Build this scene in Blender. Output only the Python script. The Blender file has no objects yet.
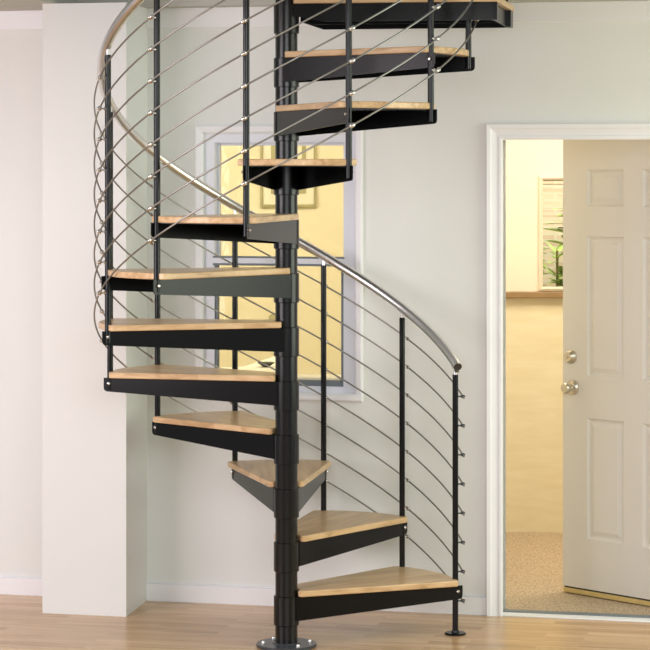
import bpy, bmesh, math, random
from mathutils import Vector, Matrix
random.seed(3)
PI = math.pi
S = bpy.context.scene
C = S.collection
R = math.radians

# ---------------------------------------------------------------- camera
F = 2405.0            # focal length in pixels of the 650 px frame
CAMZ = 1.829
HOR = 168.0
cam_d = bpy.data.cameras.new('camera')
cam_d.sensor_width = 36.0
cam_d.lens = 36.0 * F / 650.0
cam_d.shift_y = -(325.0 - HOR) / 650.0
cam_d.clip_end = 200
cam = bpy.data.objects.new('camera', cam_d)
C.objects.link(cam)
cam.location = (0, 0, CAMZ)
cam.rotation_euler = (R(90), 0, 0)
S.camera = cam

# ---------------------------------------------------------------- materials
def new_mat(name):
    m = bpy.data.materials.new(name)
    m.use_nodes = True
    nt = m.node_tree
    return m, nt, nt.nodes['Principled BSDF']

def plain(name, col, rough=.5, metal=0., bump=0., bscale=60., spec=.5, var=0.0, vscale=3., coat=0.):
    m, nt, b = new_mat(name)
    b.inputs['Roughness'].default_value = rough
    b.inputs['Metallic'].default_value = metal
    b.inputs['Specular IOR Level'].default_value = spec
    b.inputs['Coat Weight'].default_value = coat
    b.inputs['Base Color'].default_value = (*col, 1)
    tc = nt.nodes.new('ShaderNodeTexCoord')
    n = nt.nodes.new('ShaderNodeTexNoise')
    n.inputs['Scale'].default_value = vscale
    n.inputs['Detail'].default_value = 4
    nt.links.new(tc.outputs['Object'], n.inputs['Vector'])
    cr = nt.nodes.new('ShaderNodeMix'); cr.data_type = 'RGBA'
    cr.inputs[6].default_value = (*[c*(1-var) for c in col], 1)
    cr.inputs[7].default_value = (*[min(1, c*(1+var)) for c in col], 1)
    nt.links.new(n.outputs['Fac'], cr.inputs[0])
    nt.links.new(cr.outputs[2], b.inputs['Base Color'])
    if bump:
        n2 = nt.nodes.new('ShaderNodeTexNoise'); n2.inputs['Scale'].default_value = bscale
        n2.inputs['Detail'].default_value = 3
        nt.links.new(tc.outputs['Object'], n2.inputs['Vector'])
        bp = nt.nodes.new('ShaderNodeBump'); bp.inputs['Strength'].default_value = bump
        bp.inputs['Distance'].default_value = .01
        nt.links.new(n2.outputs['Fac'], bp.inputs['Height'])
        nt.links.new(bp.outputs['Normal'], b.inputs['Normal'])
    return m

M_wall = plain('wall_paint', (.785, .795, .77), .75, bump=.03, bscale=90, var=.012)
M_trim = plain('white_trim_paint', (.86, .86, .88), .42, var=.01)
M_sash = plain('light_tinted_frame_paint', (.76, .78, .85), .4, var=.01)  # white paint with the lavender cast of the light mixed into its colour
M_sashdark = plain('grey_sash_seal', (.16, .19, .21), .5, var=.05)
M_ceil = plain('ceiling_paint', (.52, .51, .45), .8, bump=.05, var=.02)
M_black = plain('black_powder_coat', (.003, .0034, .0038), .24, bump=.01, bscale=500, spec=.27, var=.1)
M_pole = plain('black_gloss_pole', (.004, .0045, .005), .22, spec=.42, var=.1)
M_post = plain('black_post_coat', (.003, .0034, .0045), .22, spec=.33, var=.1)
M_steel = plain('brushed_stainless', (.76, .755, .74), .28, metal=1., var=.05, vscale=30)
M_cable = plain('steel_rod', (.34, .33, .31), .3, metal=.9, var=.06, vscale=30)
M_chrome = plain('chrome', (.80, .79, .77), .16, metal=1.)
M_plate = plain('grey_base_plate', (.045, .05, .058), .3, spec=.5, var=.1)
M_door = plain('door_paint', (.72, .69, .63), .4, var=.01, bump=.02, bscale=120)
M_nickel = plain('satin_nickel', (.62, .58, .5), .28, metal=1.)
M_sweep = plain('tan_threshold_wood', (.62, .46, .18), .5, var=.15, vscale=20)
M_dark = plain('dark_rubber', (.03, .025, .022), .6)
M_foyer_up = plain('foyer_cream_plaster', (.86, .775, .64), .8, bump=.05, var=.01)
M_ledge = plain('brown_ledge_wood', (.30, .19, .085), .5, var=.3, vscale=12)
M_yellow = plain('yellow_room_paint', (.83, .74, .50), .8, bump=.04, var=.03)
M_olive = plain('olive_picture_wood', (.40, .36, .17), .4, var=.15, vscale=15)
M_mat = plain('picture_mat_card', (.83, .77, .58), .9)
M_linen = plain('cream_counter', (.86, .80, .64), .6, var=.03)
M_bowl = plain('grey_green_ceramic', (.10, .10, .085), .45, var=.2)
M_extframe = plain('cream_window_trim', (.80, .70, .56), .5)
M_leaf = plain('leaf_green', (.42, .56, .12), .5, var=.4, vscale=9)
M_stem = plain('stem_brown', (.22, .18, .06), .7, var=.2)

def glass(name):
    m, nt, b = new_mat(name)
    nt.nodes.remove(b)
    out = nt.nodes['Material Output']
    tr = nt.nodes.new('ShaderNodeBsdfTransparent'); tr.inputs[0].default_value = (.97, .98, .97, 1)
    gl = nt.nodes.new('ShaderNodeBsdfGlossy'); gl.inputs['Roughness'].default_value = .02
    fr = nt.nodes.new('ShaderNodeFresnel'); fr.inputs['IOR'].default_value = 1.3
    mx = nt.nodes.new('ShaderNodeMixShader')
    nt.links.new(fr.outputs[0], mx.inputs[0]); nt.links.new(tr.outputs[0], mx.inputs[1])
    nt.links.new(gl.outputs[0], mx.inputs[2]); nt.links.new(mx.outputs[0], out.inputs[0])
    return m
M_glass = glass('window_glass')

def floor_mat():
    m, nt, b = new_mat('oak_laminate')
    tc = nt.nodes.new('ShaderNodeTexCoord')
    def bricks(w, h, off, seedshift):
        mp = nt.nodes.new('ShaderNodeMapping'); mp.inputs['Location'].default_value = (seedshift, 0, 0)
        nt.links.new(tc.outputs['Object'], mp.inputs[0])
        br = nt.nodes.new('ShaderNodeTexBrick')
        br.inputs['Scale'].default_value = 1
        br.inputs['Brick Width'].default_value = w
        br.inputs['Row Height'].default_value = h
        br.inputs['Mortar Size'].default_value = .0012
        br.inputs['Mortar Smooth'].default_value = .1
        br.inputs['Bias'].default_value = 0
        br.offset = off; br.squash = 1
        br.inputs['Color1'].default_value = (0, 0, 0, 1)
        br.inputs['Color2'].default_value = (1, 1, 1, 1)
        br.inputs['Mortar'].default_value = (.3, .3, .3, 1)
        nt.links.new(mp.outputs[0], br.inputs['Vector'])
        return br
    br = bricks(.42, .064, .37, .13)
    mp = nt.nodes.new('ShaderNodeMapping'); mp.inputs['Scale'].default_value = (1.3, 22, 1)
    nt.links.new(tc.outputs['Object'], mp.inputs[0])
    # shift the grain per strip
    ad = nt.nodes.new('ShaderNodeVectorMath'); ad.operation = 'ADD'
    sc = nt.nodes.new('ShaderNodeVectorMath'); sc.operation = 'SCALE'; sc.inputs['Scale'].default_value = 7
    nt.links.new(br.outputs['Color'], sc.inputs[0])
    nt.links.new(mp.outputs[0], ad.inputs[0]); nt.links.new(sc.outputs[0], ad.inputs[1])
    n = nt.nodes.new('ShaderNodeTexNoise'); n.inputs['Scale'].default_value = 2.2
    n.inputs['Detail'].default_value = 7; n.inputs['Roughness'].default_value = .62
    n.inputs['Distortion'].default_value = .6
    nt.links.new(ad.outputs[0], n.inputs['Vector'])
    mix = nt.nodes.new('ShaderNodeMath'); mix.operation = 'MULTIPLY_ADD'
    mix.inputs[1].default_value = .26
    nt.links.new(br.outputs['Color'], mix.inputs[0])
    mul = nt.nodes.new('ShaderNodeMath'); mul.operation = 'MULTIPLY'; mul.inputs[1].default_value = .95
    nt.links.new(n.outputs['Fac'], mul.inputs[0]); nt.links.new(mul.outputs[0], mix.inputs[2])
    cr = nt.nodes.new('ShaderNodeValToRGB')
    e = cr.color_ramp.elements
    e[0].position = .25; e[0].color = (.31, .17, .075, 1)
    e[1].position = .85; e[1].color = (.69, .46, .25, 1)
    k = e.new(.55); k.color = (.52, .32, .155, 1)
    nt.links.new(mix.outputs[0], cr.inputs[0])
    nt.links.new(cr.outputs[0], b.inputs['Base Color'])
    b.inputs['Roughness'].default_value = .27
    b.inputs['Specular IOR Level'].default_value = .5
    bp = nt.nodes.new('ShaderNodeBump'); bp.inputs['Strength'].default_value = .15; bp.inputs['Distance'].default_value = .002
    nt.links.new(br.outputs['Fac'], bp.inputs['Height']); bp.invert = True
    nt.links.new(bp.outputs['Normal'], b.inputs['Normal'])
    return m
M_floor = floor_mat()

def tread_wood():
    m, nt, b = new_mat('oak_tread')
    tc = nt.nodes.new('ShaderNodeTexCoord')
    oi = nt.nodes.new('ShaderNodeObjectInfo')
    ad0 = nt.nodes.new('ShaderNodeVectorMath'); ad0.operation = 'SCALE'; ad0.inputs['Scale'].default_value = 5
    cx = nt.nodes.new('ShaderNodeCombineXYZ')
    for i in range(3): nt.links.new(oi.outputs['Random'], cx.inputs[i])
    nt.links.new(cx.outputs[0], ad0.inputs[0])
    mp = nt.nodes.new('ShaderNodeMapping'); mp.inputs['Scale'].default_value = (2.2, 26, 26)
    mp.inputs['Rotation'].default_value = (0, 0, R(15))
    nt.links.new(tc.outputs['Object'], mp.inputs[0])
    ad = nt.nodes.new('ShaderNodeVectorMath'); ad.operation = 'ADD'
    nt.links.new(mp.outputs[0], ad.inputs[0]); nt.links.new(ad0.outputs[0], ad.inputs[1])
    n = nt.nodes.new('ShaderNodeTexNoise'); n.inputs['Scale'].default_value = 1.6
    n.inputs['Detail'].default_value = 6; n.inputs['Distortion'].default_value = .5
    nt.links.new(ad.outputs[0], n.inputs['Vector'])
    # glued staves
    mp2 = nt.nodes.new('ShaderNodeMapping'); mp2.inputs['Rotation'].default_value = (0, 0, R(15))
    nt.links.new(tc.outputs['Object'], mp2.inputs[0])
    br = nt.nodes.new('ShaderNodeTexBrick'); br.inputs['Scale'].default_value = 1
    br.inputs['Brick Width'].default_value = .55; br.inputs['Row Height'].default_value = .07
    br.inputs['Mortar Size'].default_value = .0006
    br.inputs['Color1'].default_value = (0, 0, 0, 1); br.inputs['Color2'].default_value = (1, 1, 1, 1)
    br.inputs['Mortar'].default_value = (.2, .2, .2, 1)
    nt.links.new(mp2.outputs[0], br.inputs['Vector'])
    a = nt.nodes.new('ShaderNodeMath'); a.operation = 'MULTIPLY_ADD'; a.inputs[1].default_value = .22
    nt.links.new(br.outputs['Color'], a.inputs[0]); nt.links.new(n.outputs['Fac'], a.inputs[2])
    cr = nt.nodes.new('ShaderNodeValToRGB'); e = cr.color_ramp.elements
    e[0].position = .3; e[0].color = (.47, .285, .135, 1)
    e[1].position = .85; e[1].color = (.78, .56, .32, 1)
    k = e.new(.56); k.color = (.66, .44, .235, 1)
    nt.links.new(a.outputs[0], cr.inputs[0]); nt.links.new(cr.outputs[0], b.inputs['Base Color'])
    b.inputs['Roughness'].default_value = .3
    return m
M_tread = tread_wood()

def carpet_mat():
    m, nt, b = new_mat('speckled_carpet')
    tc = nt.nodes.new('ShaderNodeTexCoord')
    n = nt.nodes.new('ShaderNodeTexNoise'); n.inputs['Scale'].default_value = 110; n.inputs['Detail'].default_value = 4
    nt.links.new(tc.outputs['Object'], n.inputs['Vector'])
    cr = nt.nodes.new('ShaderNodeValToRGB'); e = cr.color_ramp.elements
    e[0].position = .35; e[0].color = (.33, .25, .17, 1)
    e[1].position = .65; e[1].color = (.66, .53, .37, 1)
    nt.links.new(n.outputs['Fac'], cr.inputs[0]); nt.links.new(cr.outputs[0], b.inputs['Base Color'])
    b.inputs['Roughness'].default_value = .95
    bp = nt.nodes.new('ShaderNodeBump'); bp.inputs['Strength'].default_value = .5
    nt.links.new(n.outputs['Fac'], bp.inputs['Height']); nt.links.new(bp.outputs['Normal'], b.inputs['Normal'])
    return m
M_carpet = carpet_mat()

def stucco_mat():
    m, nt, b = new_mat('yellow_stucco')
    tc = nt.nodes.new('ShaderNodeTexCoord')
    mp = nt.nodes.new('ShaderNodeMapping'); mp.inputs['Scale'].default_value = (2.0, 2.0, 9)
    nt.links.new(tc.outputs['Object'], mp.inputs[0])
    n = nt.nodes.new('ShaderNodeTexNoise'); n.inputs['Scale'].default_value = 3; n.inputs['Detail'].default_value = 5
    nt.links.new(mp.outputs[0], n.inputs['Vector'])
    cr = nt.nodes.new('ShaderNodeValToRGB'); e = cr.color_ramp.elements
    e[0].position = .3; e[0].color = (.79, .70, .47, 1)
    e[1].position = .7; e[1].color = (.85, .77, .56, 1)
    nt.links.new(n.outputs['Fac'], cr.inputs[0]); nt.links.new(cr.outputs[0], b.inputs['Base Color'])
    b.inputs['Roughness'].default_value = .85
    bp = nt.nodes.new('ShaderNodeBump'); bp.inputs['Strength'].default_value = .15
    nt.links.new(n.outputs['Fac'], bp.inputs['Height']); nt.links.new(bp.outputs['Normal'], b.inputs['Normal'])
    return m
M_stucco = stucco_mat()

def brick_mat():
    m, nt, b = new_mat('outdoor_brick')
    tc = nt.nodes.new('ShaderNodeTexCoord')
    mp = nt.nodes.new('ShaderNodeMapping'); mp.inputs['Rotation'].default_value = (R(90), 0, 0)
    nt.links.new(tc.outputs['Object'], mp.inputs[0])
    br = nt.nodes.new('ShaderNodeTexBrick'); br.inputs['Scale'].default_value = 1
    br.inputs['Brick Width'].default_value = .16; br.inputs['Row Height'].default_value = .04
    br.inputs['Mortar Size'].default_value = .008
    br.inputs['Color1'].default_value = (.72, .55, .38, 1); br.inputs['Color2'].default_value = (.84, .70, .50, 1)
    br.inputs['Mortar'].default_value = (.80, .72, .55, 1)
    nt.links.new(mp.outputs[0], br.inputs['Vector']); nt.links.new(br.outputs['Color'], b.inputs['Base Color'])
    b.inputs['Roughness'].default_value = .9
    return m
M_brick = brick_mat()

# ---------------------------------------------------------------- mesh helpers
def obj(name, bm, m, parent=None, loc=(0, 0, 0), rz=0, smooth=False, bevel=0):
    me = bpy.data.meshes.new(name)
    bmesh.ops.recalc_face_normals(bm, faces=bm.faces[:])
    bm.to_mesh(me); bm.free()
    if smooth:
        me.polygons.foreach_set('use_smooth', [True]*len(me.polygons))
        try: me.set_sharp_from_angle(angle=R(38))
        except Exception: pass
    for mm in (m if isinstance(m, (list, tuple)) else [m]): me.materials.append(mm)
    o = bpy.data.objects.new(name, me); C.objects.link(o)
    o.location = loc; o.rotation_euler = (0, 0, rz)
    if parent is not None: o.parent = parent
    if bevel:
        b = o.modifiers.new('bevel', 'BEVEL'); b.width = bevel; b.segments = 2; b.limit_method = 'ANGLE'
    return o

def empty(name, loc=(0, 0, 0), rz=0, parent=None):
    o = bpy.data.objects.new(name, None); C.objects.link(o)
    o.location = loc; o.rotation_euler = (0, 0, rz); o.empty_display_size = .1
    if parent is not None: o.parent = parent
    return o

def tag(o, label, cat, group=None):
    o['label'] = label; o['category'] = cat
    if group: o['group'] = group
    return o

def struct(o):
    o['kind'] = 'structure'; return o

def box(bm, x0, x1, y0, y1, z0, z1, mi=0):
    vs = [bm.verts.new(p) for p in ((x0,y0,z0),(x1,y0,z0),(x1,y1,z0),(x0,y1,z0),(x0,y0,z1),(x1,y0,z1),(x1,y1,z1),(x0,y1,z1))]
    for f in ((0,3,2,1),(4,5,6,7),(0,1,5,4),(1,2,6,5),(2,3,7,6),(3,0,4,7)):
        fc = bm.faces.new([vs[i] for i in f]); fc.material_index = mi
    return bm

def prism(bm, pts, z0, z1):
    a = [bm.verts.new((x, y, z0)) for x, y in pts]; b = [bm.verts.new((x, y, z1)) for x, y in pts]
    bm.faces.new(a[::-1]); bm.faces.new(b)
    n = len(pts)
    for i in range(n): bm.faces.new((a[i], a[(i+1) % n], b[(i+1) % n], b[i]))
    return bm

def lathe(bm, prof, seg=32, mat=None):
    """prof: list of (r, z); closed on the axis at both ends"""
    mat = mat or Matrix.Identity(4)
    rings = []
    for r, z in prof:
        if r < 1e-6: rings.append([bm.verts.new(mat @ Vector((0, 0, z)))])
        else: rings.append([bm.verts.new(mat @ Vector((r*math.cos(2*PI*i/seg), r*math.sin(2*PI*i/seg), z))) for i in range(seg)])
    for a, b in zip(rings, rings[1:]):
        for i in range(seg):
            j = (i+1) % seg
            if len(a) == 1 and len(b) == 1: continue
            if len(a) == 1: bm.faces.new((a[0], b[j], b[i]))
            elif len(b) == 1: bm.faces.new((a[i], a[j], b[0]))
            else: bm.faces.new((a[i], a[j], b[j], b[i]))
    return bm

def cyl(bm, r, z0, z1, seg=24, mat=None, ch=0):
    if ch: return lathe(bm, [(0, z0), (r-ch, z0), (r, z0+ch), (r, z1-ch), (r-ch, z1), (0, z1)], seg, mat)
    return lathe(bm, [(0, z0), (r, z0), (r, z1), (0, z1)], seg, mat)

def orient(p, d):
    d = Vector(d).normalized()
    return Matrix.Translation(Vector(p)) @ d.to_track_quat('Z', 'Y').to_matrix().to_4x4()

def tube(bm, pts, r, seg=12, cap=True):
    rings = []
    n = len(pts); pts = [Vector(p) for p in pts]
    for i, p in enumerate(pts):
        d = (pts[min(i+1, n-1)] - pts[max(i-1, 0)]).normalized()
        side = d.cross(Vector((0, 0, 1))).normalized()
        up = side.cross(d).normalized()
        rings.append([bm.verts.new(p + r*(math.cos(2*PI*k/seg)*side + math.sin(2*PI*k/seg)*up)) for k in range(seg)])
    for a, b in zip(rings, rings[1:]):
        for i in range(seg):
            j = (i+1) % seg; bm.faces.new((a[i], a[j], b[j], b[i]))
    if cap:
        bm.faces.new(rings[0][::-1]); bm.faces.new(rings[-1])
    return bm

def rect_frame(bm, x0, x1, z0, z1, prof, yoff=0, open_bottom=False, sign=-1):
    """mitred frame round the rectangle; prof = closed loop of (outward, depth); depth stands toward -y"""
    cs = [(x0, z0, -1, -1), (x0, z1, -1, 1), (x1, z1, 1, 1), (x1, z0, 1, -1)]
    rings = []
    for (x, z, sx, sz) in cs:
        szz = 0 if (open_bottom and sz < 0) else sz
        rings.append([bm.verts.new((x + sx*o, yoff + sign*d, z + szz*o)) for o, d in prof])
    pairs = [(0, 1), (1, 2), (2, 3)] + ([] if open_bottom else [(3, 0)])
    n = len(prof)
    for a, b in pairs:
        for i in range(n):
            j = (i+1) % n; bm.faces.new((rings[a][i], rings[a][j], rings[b][j], rings[b][i]))
    if open_bottom:
        bm.faces.new(rings[0]); bm.faces.new(rings[3][::-1])
    return bm

# ---------------------------------------------------------------- the back wall's own frame
PSI = math.atan(.238)
WO = Vector((0, 9.998, 0)); CP, SP = math.cos(PSI), math.sin(PSI)
WRZ = -PSI
def ws(px):      # distance along the wall for a sight line of the photograph
    r = (px-325)/F
    return WO.y*r/(CP + r*SP)
def wd(px):
    return WO.y - ws(px)*SP
def wz(px, py):
    return CAMZ - (py-HOR)*wd(px)/F
WLOC = (WO.x, WO.y, 0)
def wobj(name, bm, m, parent=None, **k):
    if parent is not None: return obj(name, bm, m, parent, **k)
    return obj(name, bm, m, None, WLOC, WRZ, **k)

CEIL = 2.504
TH = .13
# openings
wx0, wx1 = ws(203.5), ws(355.5)
wz0, wz1 = wz(280, 392), wz(280, 133)
dx0, dx1 = ws(500.6), ws(745)+.01
dz1 = wz(560, 140.5)+.018
LEFT, RIGHT = -3.4, 3.3
bm = bmesh.new()
def slab(x0, x1, z0, z1): box(bm, x0, x1, 0, TH, z0, z1)
slab(LEFT, wx0, 0, CEIL+.3); slab(wx0, wx1, 0, wz0); slab(wx0, wx1, wz1, CEIL+.3)
slab(wx1, dx0, 0, CEIL+.3); slab(dx0, dx1, dz1, CEIL+.3); slab(dx1, RIGHT, 0, CEIL+.3)
bmesh.ops.remove_doubles(bm, verts=bm.verts[:], dist=1e-5)
struct(wobj('wall_back', bm, M_wall))

# pier
bm = bmesh.new()
prism(bm, [(-1.1035, -.379), (-.7427, -.379), (-.7728, .0), (-1.1035, .0)], 0, CEIL)
struct(wobj('wall_pier', bm, M_wall))

# floor
bm = bmesh.new(); box(bm, -4.2, 4.2, -10.5, TH*.5, -.06, 0)
struct(wobj('floor', bm, M_floor))
# ceiling with the stair opening
bm = bmesh.new()
ox0, ox1, oy0, oy1 = -1.05, .98, -1.6, -.105
for a in ((-3.4, ox0, -2.6, 0), (ox1, 3.3, -2.6, 0), (ox0, ox1, -2.6, oy0), (ox0, ox1, oy1, 0)):
    box(bm, a[0], a[1], a[2], a[3], CEIL, CEIL+.28)
bmesh.ops.remove_doubles(bm, verts=bm.verts[:], dist=1e-5)
struct(wobj('ceiling', bm, M_ceil))
# frieze boards under the ceiling
for k, (a, b) in enumerate(((LEFT, -1.104), (-.772, RIGHT))):
    bm = bmesh.new(); box(bm, a, b, -.014, 0, CEIL-.083, CEIL)
    struct(wobj('trim_%d' % (5+k), bm, M_trim, bevel=.003))
# baseboards
cas_out = ws(487)
for nm, a, b in (('baseboard_left', LEFT, -1.104), ('baseboard_back', -.772, cas_out)):
    bm = bmesh.new(); box(bm, a, b, -.013, 0, 0, .073); box(bm, a, b, -.0025, 0, .073, .0775); box(bm, a, b, -.007, 0, .0775, .0795)
    struct(wobj(nm, bm, M_trim, bevel=.0015))

# ---------------------------------------------------------------- door casing, jamb, threshold
w = ws(503)-cas_out
bm = bmesh.new()
prof = [(0, 0), (0, .011), (w*.10, .015), (w*.22, .015), (w*.28, .010), (w*.42, .012), (w*.66, .019), (w*.74, .024), (w*.95, .026), (w, .022), (w, 0)]
rect_frame(bm, ws(503), dx1+.01, 0, wz(503, 140), prof, open_bottom=True)
struct(wobj('trim_1', bm, M_trim))
bm = bmesh.new()
j = .006
box(bm, dx0-j-.004, dx0+.0, -.004, TH+.004, 0, dz1); box(bm, dx1, dx1+.014, -.004, TH+.004, 0, dz1)
box(bm, dx0-.01, dx1+.014, -.004, TH+.004, dz1, dz1+.012)
struct(wobj('trim_2', bm, M_trim))
bm = bmesh.new(); box(bm, dx0, dx1, -.012, .052, 0, .006)
struct(wobj('trim_3', bm, M_trim, bevel=.002))
bm = bmesh.new(); box(bm, dx0, dx1, .052, .10, 0, .010)
struct(wobj('trim_4', bm, M_sashdark, bevel=.002))

# ---------------------------------------------------------------- window in the back wall
win = struct(empty('window_1', WLOC, WRZ))
co = ws(203.5)-ws(196)
bm = bmesh.new()
rect_frame(bm, wx0, wx1, wz0, wz1, [(0, 0), (0, .010), (co*.2, .016), (co*.8, .020), (co, .016), (co, 0)])
wobj('window_casing', bm, M_trim, win)
gx0, gx1 = ws(218), ws(344); gz0, gz1 = wz(280, 386.5), wz(280, 146)
bm = bmesh.new()
lw = .044; lw2 = .054; lwt = .040
for a in ((wx0, wx0+lw, wz0, wz1), (wx1-lw2, wx1, wz0, wz1), (wx0+lw, wx1-lw2, wz0, wz0+.026), (wx0+lw, wx1-lw2, wz1-lwt, wz1)):
    box(bm, a[0], a[1], .012, .085, a[2], a[3])
# trim the parts above to the opening: jamb liner
wobj('window_frame', bm, M_sash, win)
bm = bmesh.new()
box(bm, wx0-.035, wx1+.035, -.030, .002, wz0-.028, wz0-.004)
wobj('window_sill', bm, M_trim, win, bevel=.004)
mr0, mr1 = wz(280, 266), wz(280, 256.5)
fx0, fx1, fz0, fz1 = wx0+lw, wx1-lw2, wz0+.026, wz1-lwt
def sash(name, z0, z1, y, mtl, sw, bot):
    bm = bmesh.new()
    box(bm, fx0, fx0+sw, y, y+.03, z0, z1); box(bm, fx1-sw, fx1, y, y+.03, z0, z1)
    box(bm, fx0+sw, fx1-sw, y, y+.03, z0, z0+bot); box(bm, fx0+sw, fx1-sw, y, y+.03, z1-.012, z1)
    o = wobj(name, bm, mtl, win, bevel=.0015)
    bm = bmesh.new(); box(bm, fx0+sw*.8, fx1-sw*.8, y+.013, y+.017, z0+bot*.8, z1-.008)
    g = wobj('pane', bm, M_glass, o); g['label'] = 'clear glass pane'
    return o
sash('upper_sash', mr0+.008, fz1, .055, M_sash, .010, .022)
o = sash('lower_sash', fz0, mr1-.004, .020, M_sashdark, .012, .024)
o['label'] = 'dark grey lower sash'
bm = bmesh.new(); box(bm, fx0, fx1, .004, .019, mr0+.009, mr1-.008)
wobj('meeting_rail', bm, M_sash, win, bevel=.001)
for a, b in ((mr0, mr0+.0085), (mr1-.0075, mr1)):
    bm = bmesh.new(); box(bm, fx0-.004, fx1+.004, .002, .019, a, b)
    o = wobj('weather_strip', bm, M_sashdark, win); o['label'] = 'dark rubber strip'

# ---------------------------------------------------------------- rooms beyond the back wall
def yback(X): return WO.y + (-.238)*X + TH/CP     # y of the wall's far face
PX = .60
# foyer
FY = 12.06
bm = bmesh.new(); prism(bm, [(-2.6, yback(-2.6)-.08), (PX, yback(PX)-.08), (PX, 13.2), (-2.6, 13.2)], -.06, -.002)
struct(obj('floor_side_room', bm, M_linen))
bm = bmesh.new(); prism(bm, [(PX, yback(PX)-.05), (3.2, yback(3.2)-.05), (3.2, FY+.1), (PX, FY+.1)], -.06, .002)
struct(obj('floor_foyer', bm, M_carpet))
lz0, lz1 = CAMZ-129.5*FY/F, CAMZ-123.5*FY/F
bx0 = (541-325)*FY/F; bx1 = bx0+.50
bz0, bz1 = CAMZ-120.5*FY/F, CAMZ-10*FY/F
bm = bmesh.new(); box(bm, PX, 3.2, FY, FY+.12, 0, lz0)
struct(obj('wall_foyer_lower', bm, M_stucco))
bm = bmesh.new()
for a in ((PX, bx0, lz0, 2.6), (bx1, 3.2, lz0, 2.6), (bx0, bx1, lz0, bz0), (bx0, bx1, bz1, 2.6)):
    box(bm, a[0], a[1], FY, FY+.12, a[2], a[3])
bmesh.ops.remove_doubles(bm, verts=bm.verts[:], dist=1e-5)
struct(obj('wall_foyer_upper', bm, M_foyer_up))
bm = bmesh.new(); box(bm, PX, 3.2, FY-.045, FY, lz0, lz1)
struct(obj('trim_7', bm, M_ledge, bevel=.004))
bm = bmesh.new(); box(bm, PX-.05, PX+.05, yback(PX)-.02, 13.2, 0, 2.6)
struct(obj('wall_partition', bm, M_foyer_up))
bm = bmesh.new(); box(bm, 3.2, 3.3, yback(3.2), FY+.1, 0, 2.6)
struct(obj('wall_foyer_right', bm, M_foyer_up))
# foyer window with trim, blind, glass
w2 = struct(empty('window_2', (0, FY, 0)))
bm = bmesh.new()
rect_frame(bm, bx0, bx1, bz0, bz1, [(-.009, 0), (-.009, .012), (.0, .02), (.012, .014), (.012, 0)])
obj('window_frame', bm, M_extframe, w2)
bm = bmesh.new(); box(bm, bx0, bx1, .05, .054, bz0, bz1)
obj('pane', bm, M_glass, w2)
bm = bmesh.new(); zz = bz1-.012
while zz > bz1-.26:
    vs = [bm.verts.new(q) for q in ((bx0+.004, .018, zz-.003), (bx1-.004, .018, zz-.003), (bx1-.004, .034, zz+.003), (bx0+.004, .034, zz+.003))]
    bm.faces.new(vs); zz -= .021
obj('blind', bm, M_extframe, w2)
# outside
bm = bmesh.new(); box(bm, .3, 3.8, 14.2, 14.4, -.3, 3.0)
tag(obj('brick_garden_wall', bm, M_brick), 'tan brick wall outside beyond the small foyer window', 'wall')
bm = bmesh.new(); box(bm, .3, 3.8, FY+.12, 14.2, -.3, -.05)
struct(obj('ground', bm, M_carpet))

def leaf(bm, p, d, L, Wd, droop):
    d = Vector(d).normalized(); side = d.cross(Vector((0, 0, 1)))
    side = side.normalized() if side.length > 1e-3 else Vector((1, 0, 0))
    prev = None; n = 5
    for i in range(n+1):
        t = i/n; c = Vector(p) + d*L*t + Vector((0, 0, -droop*L*t*t)); ww = Wd*math.sin(PI*min(.98, t*.9+.08))
        cur = (bm.verts.new(c-side*ww), bm.verts.new(c+Vector((0, 0, -ww*.3))), bm.verts.new(c+side*ww))
        if prev:
            bm.faces.new((prev[0], prev[1], cur[1], cur[0])); bm.faces.new((prev[1], prev[2], cur[2], cur[1]))
        prev = cur
def bush(name, x, y, h, n, L, label):
    root = empty(name, (x, y, -.05)); tag(root, label, 'shrub')
    bs = bmesh.new(); bl = bmesh.new()
    for k in range(16):
        a = random.uniform(0, 2*PI); tp = Vector((.22*math.cos(a), .16*math.sin(a), h*random.uniform(.75, 1)))
        pts = [Vector((.03*math.cos(a), .03*math.sin(a), 0)).lerp(tp, t/6)+Vector((0, 0, 0)) for t in range(7)]
        tube(bs, pts, .007, 6)
        for i in range(n):
            t = random.uniform(.3, 1); p = pts[0].lerp(tp, t)
            b = random.uniform(0, 2*PI)
            leaf(bl, p, (math.cos(b), math.sin(b), random.uniform(-.1, 1.3)), L*random.uniform(.6, 1.1), L*.24, random.uniform(.1, .5))
    obj('stem', bs, M_stem, root); obj('foliage', bl, M_leaf, root)
bush('leafy_shrub', 1.23, 12.75, 1.62, 110, .10, 'leafy green shrub outside the foyer window in front of brick')
bush('tall_shrub', 1.62, 13.75, 2.0, 26, .2, 'taller spiky green shrub outside, partly hidden by the door')

# side room seen through the window
RY = 12.6
bm = bmesh.new(); box(bm, -2.6, PX-.05, RY, RY+.1, 0, 2.6)
struct(obj('wall_side_room', bm, M_yellow))
bm = bmesh.new(); box(bm, -2.7, -2.6, yback(-2.6), RY, 0, 2.6)
struct(obj('wall_side_left', bm, M_yellow))
bm = bmesh.new(); prism(bm, [(-2.7, yback(-2.7)), (3.3, yback(3.3)), (3.3, FY+.12), (PX+.05, FY+.12), (PX+.05, RY+.1), (-2.7, RY+.1)], 2.6, 2.68)
struct(obj('ceiling_beyond', bm, M_foyer_up))
k = RY/F
pf = tag(empty('framed_picture', ((288.5-325)*k, RY, CAMZ-(207-HOR)*k)), 'olive framed picture with cream mat on the yellow wall behind the glass', 'picture')
W2 = 28*k; H2 = .44
bm = bmesh.new(); rect_frame(bm, -W2+.014, W2-.014, .014, H2-.014, [(0, 0), (0, .016), (.005, .024), (.014, .022), (.014, 0)])
obj('frame', bm, M_olive, pf)
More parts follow.
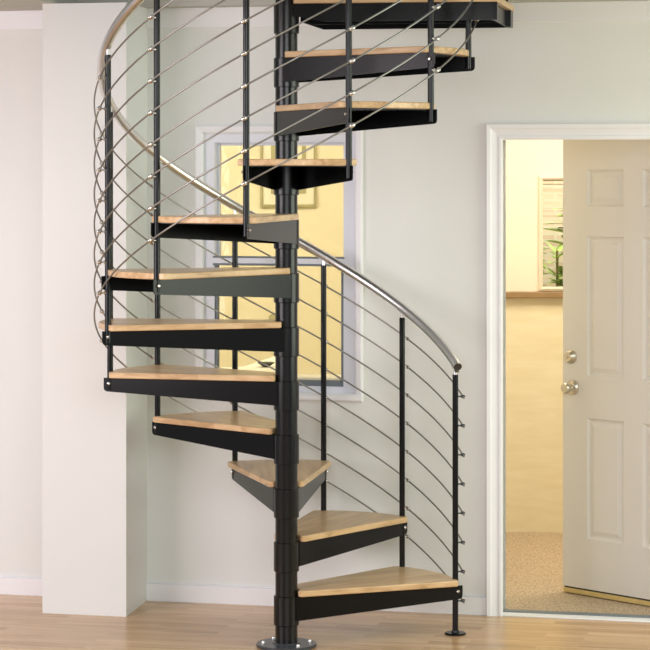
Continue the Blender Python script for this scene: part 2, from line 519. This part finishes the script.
bm = bmesh.new(); box(bm, -W2+.012, W2-.012, -.008, -.001, .012, H2-.012); obj('mat_board', bm, M_mat, pf)
iw, iz = 17.5*k, 13.5*k
bm = bmesh.new(); rect_frame(bm, -iw+.022, iw-.022, iz+.022, H2-iz-.022, [(0, .008), (0, .013), (.022, .013), (.022, .008)])
obj('inner_border', bm, M_olive, pf)
def art_mat():
    m, nt, b = new_mat('abstract_art')
    tc = nt.nodes.new('ShaderNodeTexCoord'); n = nt.nodes.new('ShaderNodeTexNoise'); n.inputs['Scale'].default_value = 9
    nt.links.new(tc.outputs['Object'], n.inputs['Vector'])
    cr = nt.nodes.new('ShaderNodeValToRGB'); e = cr.color_ramp.elements
    e[0].position = .4; e[0].color = (.45, .40, .2, 1); e[1].position = .6; e[1].color = (.85, .78, .55, 1)
    nt.links.new(n.outputs['Fac'], cr.inputs[0]); nt.links.new(cr.outputs[0], b.inputs['Base Color']); return m
bm = bmesh.new(); box(bm, -iw+.02, iw-.02, -.011, -.0081, iz+.02, H2-iz-.02); obj('art_print', bm, art_mat(), pf)

# cream counter with a deeper left end, below the window inside the side room
ct = CAMZ-(380-HOR)*10.06/F+.0
def cpt(px, D): return ((px-325)*D/F, D)
cn = tag(empty('cream_counter', (0, 0, 0)), 'cream topped counter in the yellow room just behind the window', 'counter')
prs = [cpt(205, yback(-.5)+.03), (.42, yback(.42)+.03), (.42, 10.33), cpt(296, 10.33), cpt(275, 11.35), cpt(243, 10.75), cpt(205, 10.65)]
bm = bmesh.new(); prism(bm, prs, ct-.03, ct); obj('countertop', bm, M_linen, cn, bevel=.004)
prs2 = [(x*.985, y+(.02 if y < 10.2 else -.03)) for x, y in prs]
bm = bmesh.new(); prism(bm, prs2, 0, ct-.03); obj('counter_body', bm, M_linen, cn)
bp_ = cpt(266, CAMZ and (CAMZ-ct)*F/(367-HOR))
bm = bmesh.new()
lathe(bm, [(0, 0), (.016, 0), (.018, .004), (.038, .018), (.040, .021), (.037, .021), (.017, .008), (0, .007)], 28)
o = obj('shallow_bowl', bm, M_bowl, None, (bp_[0], bp_[1], ct), smooth=True)
tag(o, 'small dark shallow bowl on the cream counter behind the glass', 'bowl')
bm = bmesh.new(); mt = orient((0, 0, 0), (0, -1, 0)); lathe(bm, [(0, 0), (.022, 0), (.022, .006), (.008, .012), (.008, .03), (.017, .036), (.017, .046), (0, .05)], 20, mt)
tag(obj('wall_knob', bm, M_olive, None, ((273-325)*k, RY, CAMZ-(318-HOR)*k), smooth=True), 'small dark round peg on the yellow wall beside the stair pole', 'hook')

# ---------------------------------------------------------------- the open door
Hn = Vector((1.678, 9.648)); Ln = Vector((1.024, 10.35))
dv = (Ln-Hn); LW = dv.length; dvn = dv.normalized()
drz = math.atan2(dvn.y, dvn.x)        # local +x runs from hinge to leading edge
def leaf_u(px):
    r = (px-325)/F
    # H + u d on the ray X = r Y
    return (r*Hn.y - Hn.x)/(dvn.x - r*dvn.y)
def leaf_z(px, py):
    u = leaf_u(px); return CAMZ-(py-HOR)*(Hn.y+u*dvn.y)/F
dr = struct(empty('door_1', (Hn.x, Hn.y, 0), drz))
DZ0, DZ1 = .034, dz1-.006
T = .042
# visible face is local +y side?  camera side normal
ny = Vector((-dvn.y, dvn.x)); face = 1 if ny.y < 0 else -1      # +y faces camera if 1
uL = (leaf_u(623.5), leaf_u(587)); uR0 = leaf_u(642.5); uR = (uR0-(uL[1]-uL[0]), uR0)
rows = [(leaf_z(588, 206.5), leaf_z(588, 169.5)), (leaf_z(588, 376), leaf_z(588, 236)), (leaf_z(588, 539), leaf_z(588, 418))]
bm = bmesh.new()
y0, y1 = (-T, 0)
def dbox(u0, u1, z0, z1, d0, d1):
    if face == 1: box(bm, u0, u1, d0, d1, z0, z1)
    else: box(bm, u0, u1, -d1, -d0, z0, z1)
cols = sorted([uR, uL])
xs = [0, cols[0][0], cols[0][1], cols[1][0], cols[1][1], LW]
for a, b in ((0, 1), (2, 3), (4, 5)): dbox(xs[a], xs[b], DZ0, DZ1, -T, 0)
zs = [DZ0, rows[2][0], rows[2][1], rows[1][0], rows[1][1], rows[0][0], rows[0][1], DZ1]
for a, b in ((1, 2), (3, 4)):
    for c, d in ((0, 1), (2, 3), (4, 5), (6, 7)): dbox(xs[a], xs[b], zs[c], zs[d], -T, 0)
    for c, d in ((1, 2), (3, 4), (5, 6)):
        for sgn in (1, -1):
            g = .016; m_ = .036
            A, B, Z0, Z1 = xs[a], xs[b], zs[c], zs[d]
            def P(off, dep): 
                yy = (dep if sgn == 1 else -T-dep)*face
                return [bm.verts.new(q) for q in ((A+off, yy, Z0+off), (B-off, yy, Z0+off), (B-off, yy, Z1-off), (A+off, yy, Z1-off))]
            loops = [P(0, 0), P(g*.5, -.009), P(g, -.011), P(m_, -.003)]
            for l0, l1 in zip(loops, loops[1:]):
                for i in range(4): bm.faces.new((l0[i], l0[(i+1) % 4], l1[(i+1) % 4], l1[i]))
            bm.faces.new(loops[-1])
lf = obj('door_leaf', bm, M_door, dr)
# sweep under the leaf
bm = bmesh.new(); box(bm, .0, LW-.002, (-.034 if face == 1 else .008), (-.008 if face == 1 else .034), .0265, DZ0); obj('door_seal', bm, M_dark, dr)
bm = bmesh.new(); box(bm, .0, LW, (-T if face == 1 else .0), (0 if face == 1 else T), .006, .0265)
o = obj('door_sweep', bm, M_sweep, dr, bevel=.003); o['label'] = 'tan strip along the door foot'
# deadbolt and lever
def on_face(px, py, name, parts, m):
    u = leaf_u(px); z = leaf_z(px, py)
    bm = bmesh.new(); mt = orient((u, 0, z), (0, face, 0))
    parts(bm, mt); return obj(name, bm, m, dr, smooth=True)
def dead(bm, mt):
    lathe(bm, [(0, 0), (.031, 0), (.031, .006), (.026, .012), (.022, .022), (.020, .024), (0, .025)], 28, mt)
    m2 = mt @ Matrix.Translation((0, 0, .02)); lathe(bm, [(0, 0), (.006, 0), (.006, .012), (0, .013)], 12, m2)
on_face(571, 356.5, 'deadbolt', dead, M_nickel)
def knob(bm, mt):
    lathe(bm, [(0, 0), (.033, 0), (.033, .005), (.029, .011), (.015, .016), (.012, .030), (.019, .036), (.024, .044), (.024, .050), (.019, .058), (0, .060)], 28, mt)
    tube(bm, [mt @ Vector((x, -.002, .038-abs(x)*.12)) for x in (-.031, -.024, -.012, 0, .012, .024, .031)], .0078, 12)
on_face(573, 387.5, 'door_knob', knob, M_nickel)
bm = bmesh.new(); box(bm, LW-.0005, LW+.002, -T*.8*face if face == 1 else .2*T, -.2*T if face == 1 else .8*T, .92, .98)
obj('latch_plate', bm, M_nickel, dr)

# ---------------------------------------------------------------- spiral staircase
AX = ((287-325)/261.0, 9.2)
st = tag(empty('spiral_staircase', (AX[0]-.002, AX[1], 0)), 'black steel spiral staircase with oak treads, round handrail and steel rods', 'staircase')
LIFT = .0115; RISE = .2055; A1 = 18.0; DA = 30.15; PR = .70
OFF = {1: 1.7, 2: .8}
def az(n): return R(A1 + DA*(n-1) + OFF.get(n, 0))
def pol(r, a, z=0): return Vector((r*math.cos(a), r*math.sin(a), z))
# base plate with bolts
bm = bmesh.new(); cyl(bm, .115, 0, .012, 56, ch=.002); lathe(bm, [(0, .012), (.054, .012), (.050, .016), (.0, .016)], 40)
bpl = obj('base_plate', bm, M_plate, st, smooth=True)
for a in (300, 10, 75, 125, 190):
    bm = bmesh.new(); cyl(bm, .0085, .0, .003, 16); lathe(bm, [(0, .003), (.0068, .003), (.0068, .007), (.004, .011), (0, .012)], 12)
    p = pol(.09, R(a), .012); obj('bolt', bm, M_chrome, bpl, p, smooth=True)
# pole
bm = bmesh.new(); cyl(bm, .0425, .012, 3.45, 48, ch=.002); lathe(bm, [(0, 3.45), (.046, 3.45), (.046, 3.465), (.03, 3.475), (0, 3.478)], 48)
obj('center_pole', bm, M_pole, st, smooth=True)

# tread: local x axis along the middle of the tread, built once
TW = .0235
HALF = R(DA/2)
def tread_outline():
    pts = []
    # outer arc
    hc, ap, ca = .214, .716, .663
    sg = ap-ca; ro = (hc*hc+sg*sg)/(2*sg); al = math.asin(hc/ro)
    for i in range(17):
        a = -al + 2*al*i/16; pts.append((ap-ro+ro*math.cos(a), ro*math.sin(a)))
    # soften the corners
    def rnd(pa, pb, pc, r, n=4):
        pa, pb, pc = Vector(pa), Vector(pb), Vector(pc)
        d1 = (pa-pb).normalized(); d2 = (pc-pb).normalized()
        s, e = pb+d1*r, pb+d2*r
        return [tuple((1-t)**2*s+2*t*(1-t)*pb+t*t*e) for t in [i/n for i in range(n+1)]]
    inn = (.022, .0665)
    top_in = inn; bot_in = (inn[0], -inn[1])
    out = []
    out += rnd(bot_in, pts[0], pts[1], .010)
    out += pts[1:-1]
    out += rnd(pts[-2], pts[-1], top_in, .010)
    # notch round the hub
    rn = .0515; an = R(38)
    out += rnd(pts[-1], top_in, pol(rn, R(66)).xy, .012, 3)
    for i in range(9):
        a = R(64) - R(128)*i/8; out.append(tuple(pol(rn, a).xy))
    out += rnd(pol(rn, R(-66)).xy, bot_in, pts[0], .012, 3)
    return out
def build_tread():
    bm = bmesh.new(); prism(bm, tread_outline(), -TW, 0)
    t = obj('tread', bm, M_tread, st, bevel=.004)
    # steel bracket: top plate with two folded flanges tapering outward, and the hub sleeve
    bm = bmesh.new()
    zt = -TW-.0005
    a0 = Vector((.012, .050)); a1 = Vector((.697, .1955))
    prism(bm, [(.03, -.052), (.672, -.188), (.672, .188), (.03, .052)], zt-.003, zt)
    for s in (1, -1):
        d = (a1-a0).normalized(); nrm = Vector((-d.y, d.x)); L = (a1-a0).length
        prof = [(0, 0), (L, 0), (L, -.040), (L-.004, -.049), (L-.013, -.053), (0, -.092)]
        lo = []; hi = []
        for q, dz in prof:
            p = a0+d*q
            lo.append(bm.verts.new((p.x, s*p.y, zt+dz)))
            p2 = p-nrm*.004
            hi.append(bm.verts.new((p2.x, s*p2.y, zt+dz)))
        bm.faces.new(lo); bm.faces.new(hi[::-1])
        for i in range(len(lo)):
            j = (i+1) % len(lo); bm.faces.new((lo[i], lo[j], hi[j], hi[i]))
    br = obj('tread_bracket', bm, M_black, t)
    bm = bmesh.new(); cyl(bm, .0487, -TW-.112, -TW+.001, 48, ch=.0025)
    sl = obj('hub_sleeve', bm, M_pole, t, smooth=True)
    for s in (1, -1):
        bm = bmesh.new(); mt = orient((.676+.0, s*(.1925+.001), zt-.022), (-.21, s*.978, 0))
        lathe(bm, [(0, -.002), (.0065, -.002), (.0065, .003), (.004, .006), (0, .0065)], 12, mt)
        obj('bolt', bm, M_chrome, t, smooth=True)
    return t
def copy_part(o, parent):
    c = o.copy(); C.objects.link(c); c.parent = parent
    for ch in [x for x in o.children]: copy_part(ch, c)
    return c
proto = build_tread()
treads = [proto] + [copy_part(proto, st) for _ in range(10)]
for i, t in enumerate(treads):
    n = i+1
    t.location = (0, 0, RISE*n+LIFT); t.rotation_euler = (0, 0, az(n)+HALF - (R(.8) if n == 1 else 0))

# landing: local u along azimuth of post 12, v behind it
la = az(12)
zl = RISE*12+LIFT
land_e = []
bm = bmesh.new()
u0, u1, v0, v1 = -.01, .815, -.028, .575
pts = [(.045, v0-.038), (u1, v0), (u1, v1), (.045, v1), (.022, .075)]
for i in range(9):
    a = R(62) - R(112)*i/8; pts.append(tuple(pol(.0515, a).xy))
prism(bm, pts, -TW, 0)
ld = obj('landing', bm, M_tread, st, (0, 0, zl), la, bevel=.004)
bm = bmesh.new()
zt = -TW-.0005
prism(bm, [(.05, v0+.012), (u1-.02, v0+.012), (u1-.02, v1-.01), (.05, v1-.01)], zt-.003, zt)
def vplate(p, q, th, prof_a, prof_b, ch=.0):
    p, q = Vector(p), Vector(q); d = (q-p).normalized(); nrm = Vector((-d.y, d.x)); L = (q-p).length
    pf_ = [(0, 0), (L, 0), (L, -prof_b)] + ([(ch, -prof_b)] if ch else []) + [(0, -prof_a)]
    lo = [bm.verts.new((*(p+d*s), zt+z)) for s, z in pf_]; hi = [bm.verts.new((*(p+d*s+nrm*th), zt+z)) for s, z in pf_]
    bm.faces.new(lo); bm.faces.new(hi[::-1])
    for i in range(len(lo)):
        j = (i+1) % len(lo); bm.faces.new((lo[i], lo[j], hi[j], hi[i]))
vplate((.03, v0-.012), (u1-.022, v0+.008), .004, .045, .068, .13)
vplate((u1-.022, v0+.06), (u1-.022, v1-.012), .004, .064, .064)
vplate((u1-.022, v1-.012), (.04, v1-.012), .004, .064, .064)
vplate((.04, v1-.012), (.045, .05), .004, .064, .064)
vplate((.05, .28), (u1-.03, .28), .004, .06, .06)
box(bm, u1-.026, u1-.004, v0+.008, v0+.030, zt-.068, zt)
box(bm, u1-.026, u1-.004, v1-.10, v1-.012, zt-.066, zt)
obj('landing_bracket', bm, M_black, ld)
bm = bmesh.new(); cyl(bm, .0487, -TW-.112, -TW+.001, 48, ch=.0025); obj('hub_sleeve', bm, M_pole, ld, smooth=True)
for (uu, vv) in ((u1-.035, v1-.02), (u1-.035, v1-.10)):
    bm = bmesh.new(); cyl(bm, .0115, .0, 1.0, 20, ch=.001); obj('landing_post', bm, M_post, ld, (uu, vv, 0), smooth=True)

# balusters with rod clips
LOW1 = .130; CSP = .1146; TOP1 = 1.0175; CR = .732
def turn(a):       # climb fraction along the flight, the first bay being a little narrower
    o1 = OFF[1]
    if a < A1+2*DA: return 2*(a-A1-o1)/(2*DA-o1)
    return (a-A1)/DA
def handz(a_deg): return TOP1+.0395 + RISE*turn(a_deg)
slope = math.atan2(RISE, R(DA)*CR)
def build_post(n):
    a = az(n); base = 0.0 if n == 1 else RISE*(n-1)+LIFT-TW-.046
    top = TOP1 + RISE*(n-1)
    bm = bmesh.new(); cyl(bm, .0115, base, top, 24, ch=.001)
    lathe(bm, [(0, top-.0005), (.0095, top-.0005), (.0095, top+.001), (0, top+.001)], 16)
    p = obj('baluster', bm, M_post, st, (PR*math.cos(a), PR*math.sin(a), 0), a, smooth=True)
    for c in range(8):
        z = LOW1 + RISE*(n-1) + CSP*c
        if c == 0: first = (p, z)
        if n == 1 or c == 0 and n == 2:
            bm = bmesh.new()
            cyl(bm, .0030, .009, CR-PR, 10, orient((0, 0, 0), (1, 0, 0)))
            if n == 1:
                lathe(bm, [(0, CR-PR-.008), (.0055, CR-PR-.008), (.0065, CR-PR-.002), (.0065, CR-PR+.004), (.004, CR-PR+.008), (0, CR-PR+.009)], 12, orient((0, 0, 0), (1, 0, 0)))
            else:
                lathe(bm, [(0, .010), (.0065, .010), (.0065, .016), (0, .0165)], 12, orient((0, 0, 0), (1, 0, 0)))
                mt = orient((CR-PR, 0, 0), (0, math.cos(slope), math.sin(slope)))
                lathe(bm, [(0, -.010), (.0066, -.010), (.0082, -.006), (.0082, .006), (.0066, .010), (0, .010)], 14, mt)
                lathe(bm, [(0, CR-PR+.002), (.006, CR-PR+.002), (.006, CR-PR+.008), (.003, CR-PR+.011), (0, CR-PR+.0115)], 12, orient((0, 0, 0), (1, 0, 0)))
            clip = obj('rod_clip', bm, M_chrome if n > 1 else M_plate, p, (0, 0, z), smooth=True)
            clips[n if n == 1 else 2] = clip
        else:
            cc = clips[2].copy(); C.objects.link(cc); cc.parent = p; cc.location = (0, 0, z)
    # saddle under the handrail
    bm = bmesh.new(); cyl(bm, .0065, 0, .024, 14)
    mt = orient((0, 0, .020), (0, -math.sin(slope), math.cos(slope)))
    m3 = mt
    vs = []
    for sy in (-.022, .022):
        for zz in (0, .003):
            for sx in (-.008, .008): vs.append(bm.verts.new(m3 @ Vector((sy if False else sx, sy, zz))))
    bmesh.ops.convex_hull(bm, input=vs)
    obj('rail_saddle', bm, M_steel, p, (0, 0, top), smooth=False)
    if n == 1:
        bm = bmesh.new(); lathe(bm, [(0, 0), (.042, 0), (.042, .005), (.039, .0075), (.016, .008), (.014, .016), (0, .016)], 32)
        obj('foot_plate', bm, M_black, p, smooth=True)
    return p
clips = {}
for n in range(1, 13): build_post(n)
# rods
for c in range(8):
    pts = []
    a_ = A1+.7; end = A1+DA*11+1.0
    while a_ <= end:
        pts.append(pol(CR, R(a_), LOW1+CSP*c+RISE*turn(a_))); a_ += 3.0
    # short tail bent up past the first post
    bm = bmesh.new(); tube(bm, pts, .0034, 10); obj('rod', bm, M_cable, st, smooth=True)
# handrail
pts = []; a_ = A1+.6
while a_ <= A1+DA*11+3:
    pts.append(pol(PR+.004, R(a_), handz(a_))); a_ += 3.0
bm = bmesh.new(); tube(bm, pts, .0185, 24)
hr = obj('handrail', bm, M_steel, st, smooth=True)
d = (pts[0]-pts[1]).normalized()
bm = bmesh.new(); cyl(bm, .0165, 0, .003, 24, orient(pts[0], d)); obj('end_cap', bm, M_dark, hr, smooth=True)

# ---------------------------------------------------------------- light
def area(name, loc, target, sx, sy, power, col):
    l = bpy.data.lights.new(name, 'AREA'); l.shape = 'RECTANGLE'; l.size = sx; l.size_y = sy
    l.energy = power; l.color = col
    o = bpy.data.objects.new(name, l); C.objects.link(o); o.location = loc
    o.rotation_euler = (Vector(target)-Vector(loc)).to_track_quat('-Z', 'Y').to_euler()
    return o
area('assumed_left_light', (-3.7, 6.6, 2.0), (-.4, 9.4, 1.6), 2.6, 2.4, 104, (.995, .90, .955))  # assumed source of the pinkish light from the left; no window is built there
area('assumed_right_light', (3.5, 7.9, 2.0), (-.4, 9.3, 1.6), 2.6, 2.4, 80, (.90, 1.0, .82))  # green-tinted daylight assumed from the right; bare area lamp without a window
area('room_fill_light', (.6, 1.5, 3.0), (.2, 9.6, 2.3), 4.5, 2.6, 168, (.985, 1.0, 1.0))  # unseen frontal fill, added above the view to brighten the room
area('assumed_foyer_light', (1.5, 10.9, 2.5), (1.5, 11.6, 0), 1.4, .8, 32, (1.0, .92, .74))  # unseen overhead lamp, assumed from the warm brightness of the foyer
area('assumed_side_room_light', (-.6, 11.2, 2.5), (-.5, 12.2, .6), 2.0, 1.0, 40, (1.0, .93, .76))  # assumed warm lamp out of view, lights the yellow room; no fixture built
area('added_garden_light', (1.6, 13.2, 3.6), (1.5, 14.0, 1.0), 2.2, 1.2, 100, (1.0, .98, .86))  # added area lamp standing in for daylight on the brick and shrubs
w = bpy.data.worlds.new('world'); S.world = w; w.use_nodes = True
w.node_tree.nodes['Background'].inputs[0].default_value = (.93, .96, 1.0, 1)
w.node_tree.nodes['Background'].inputs[1].default_value = .28

S.view_settings.view_transform = 'Standard'; S.view_settings.look = 'None'
S.view_settings.gamma = 1; S.view_settings.use_curve_mapping = False
S.view_settings.exposure = 0.27
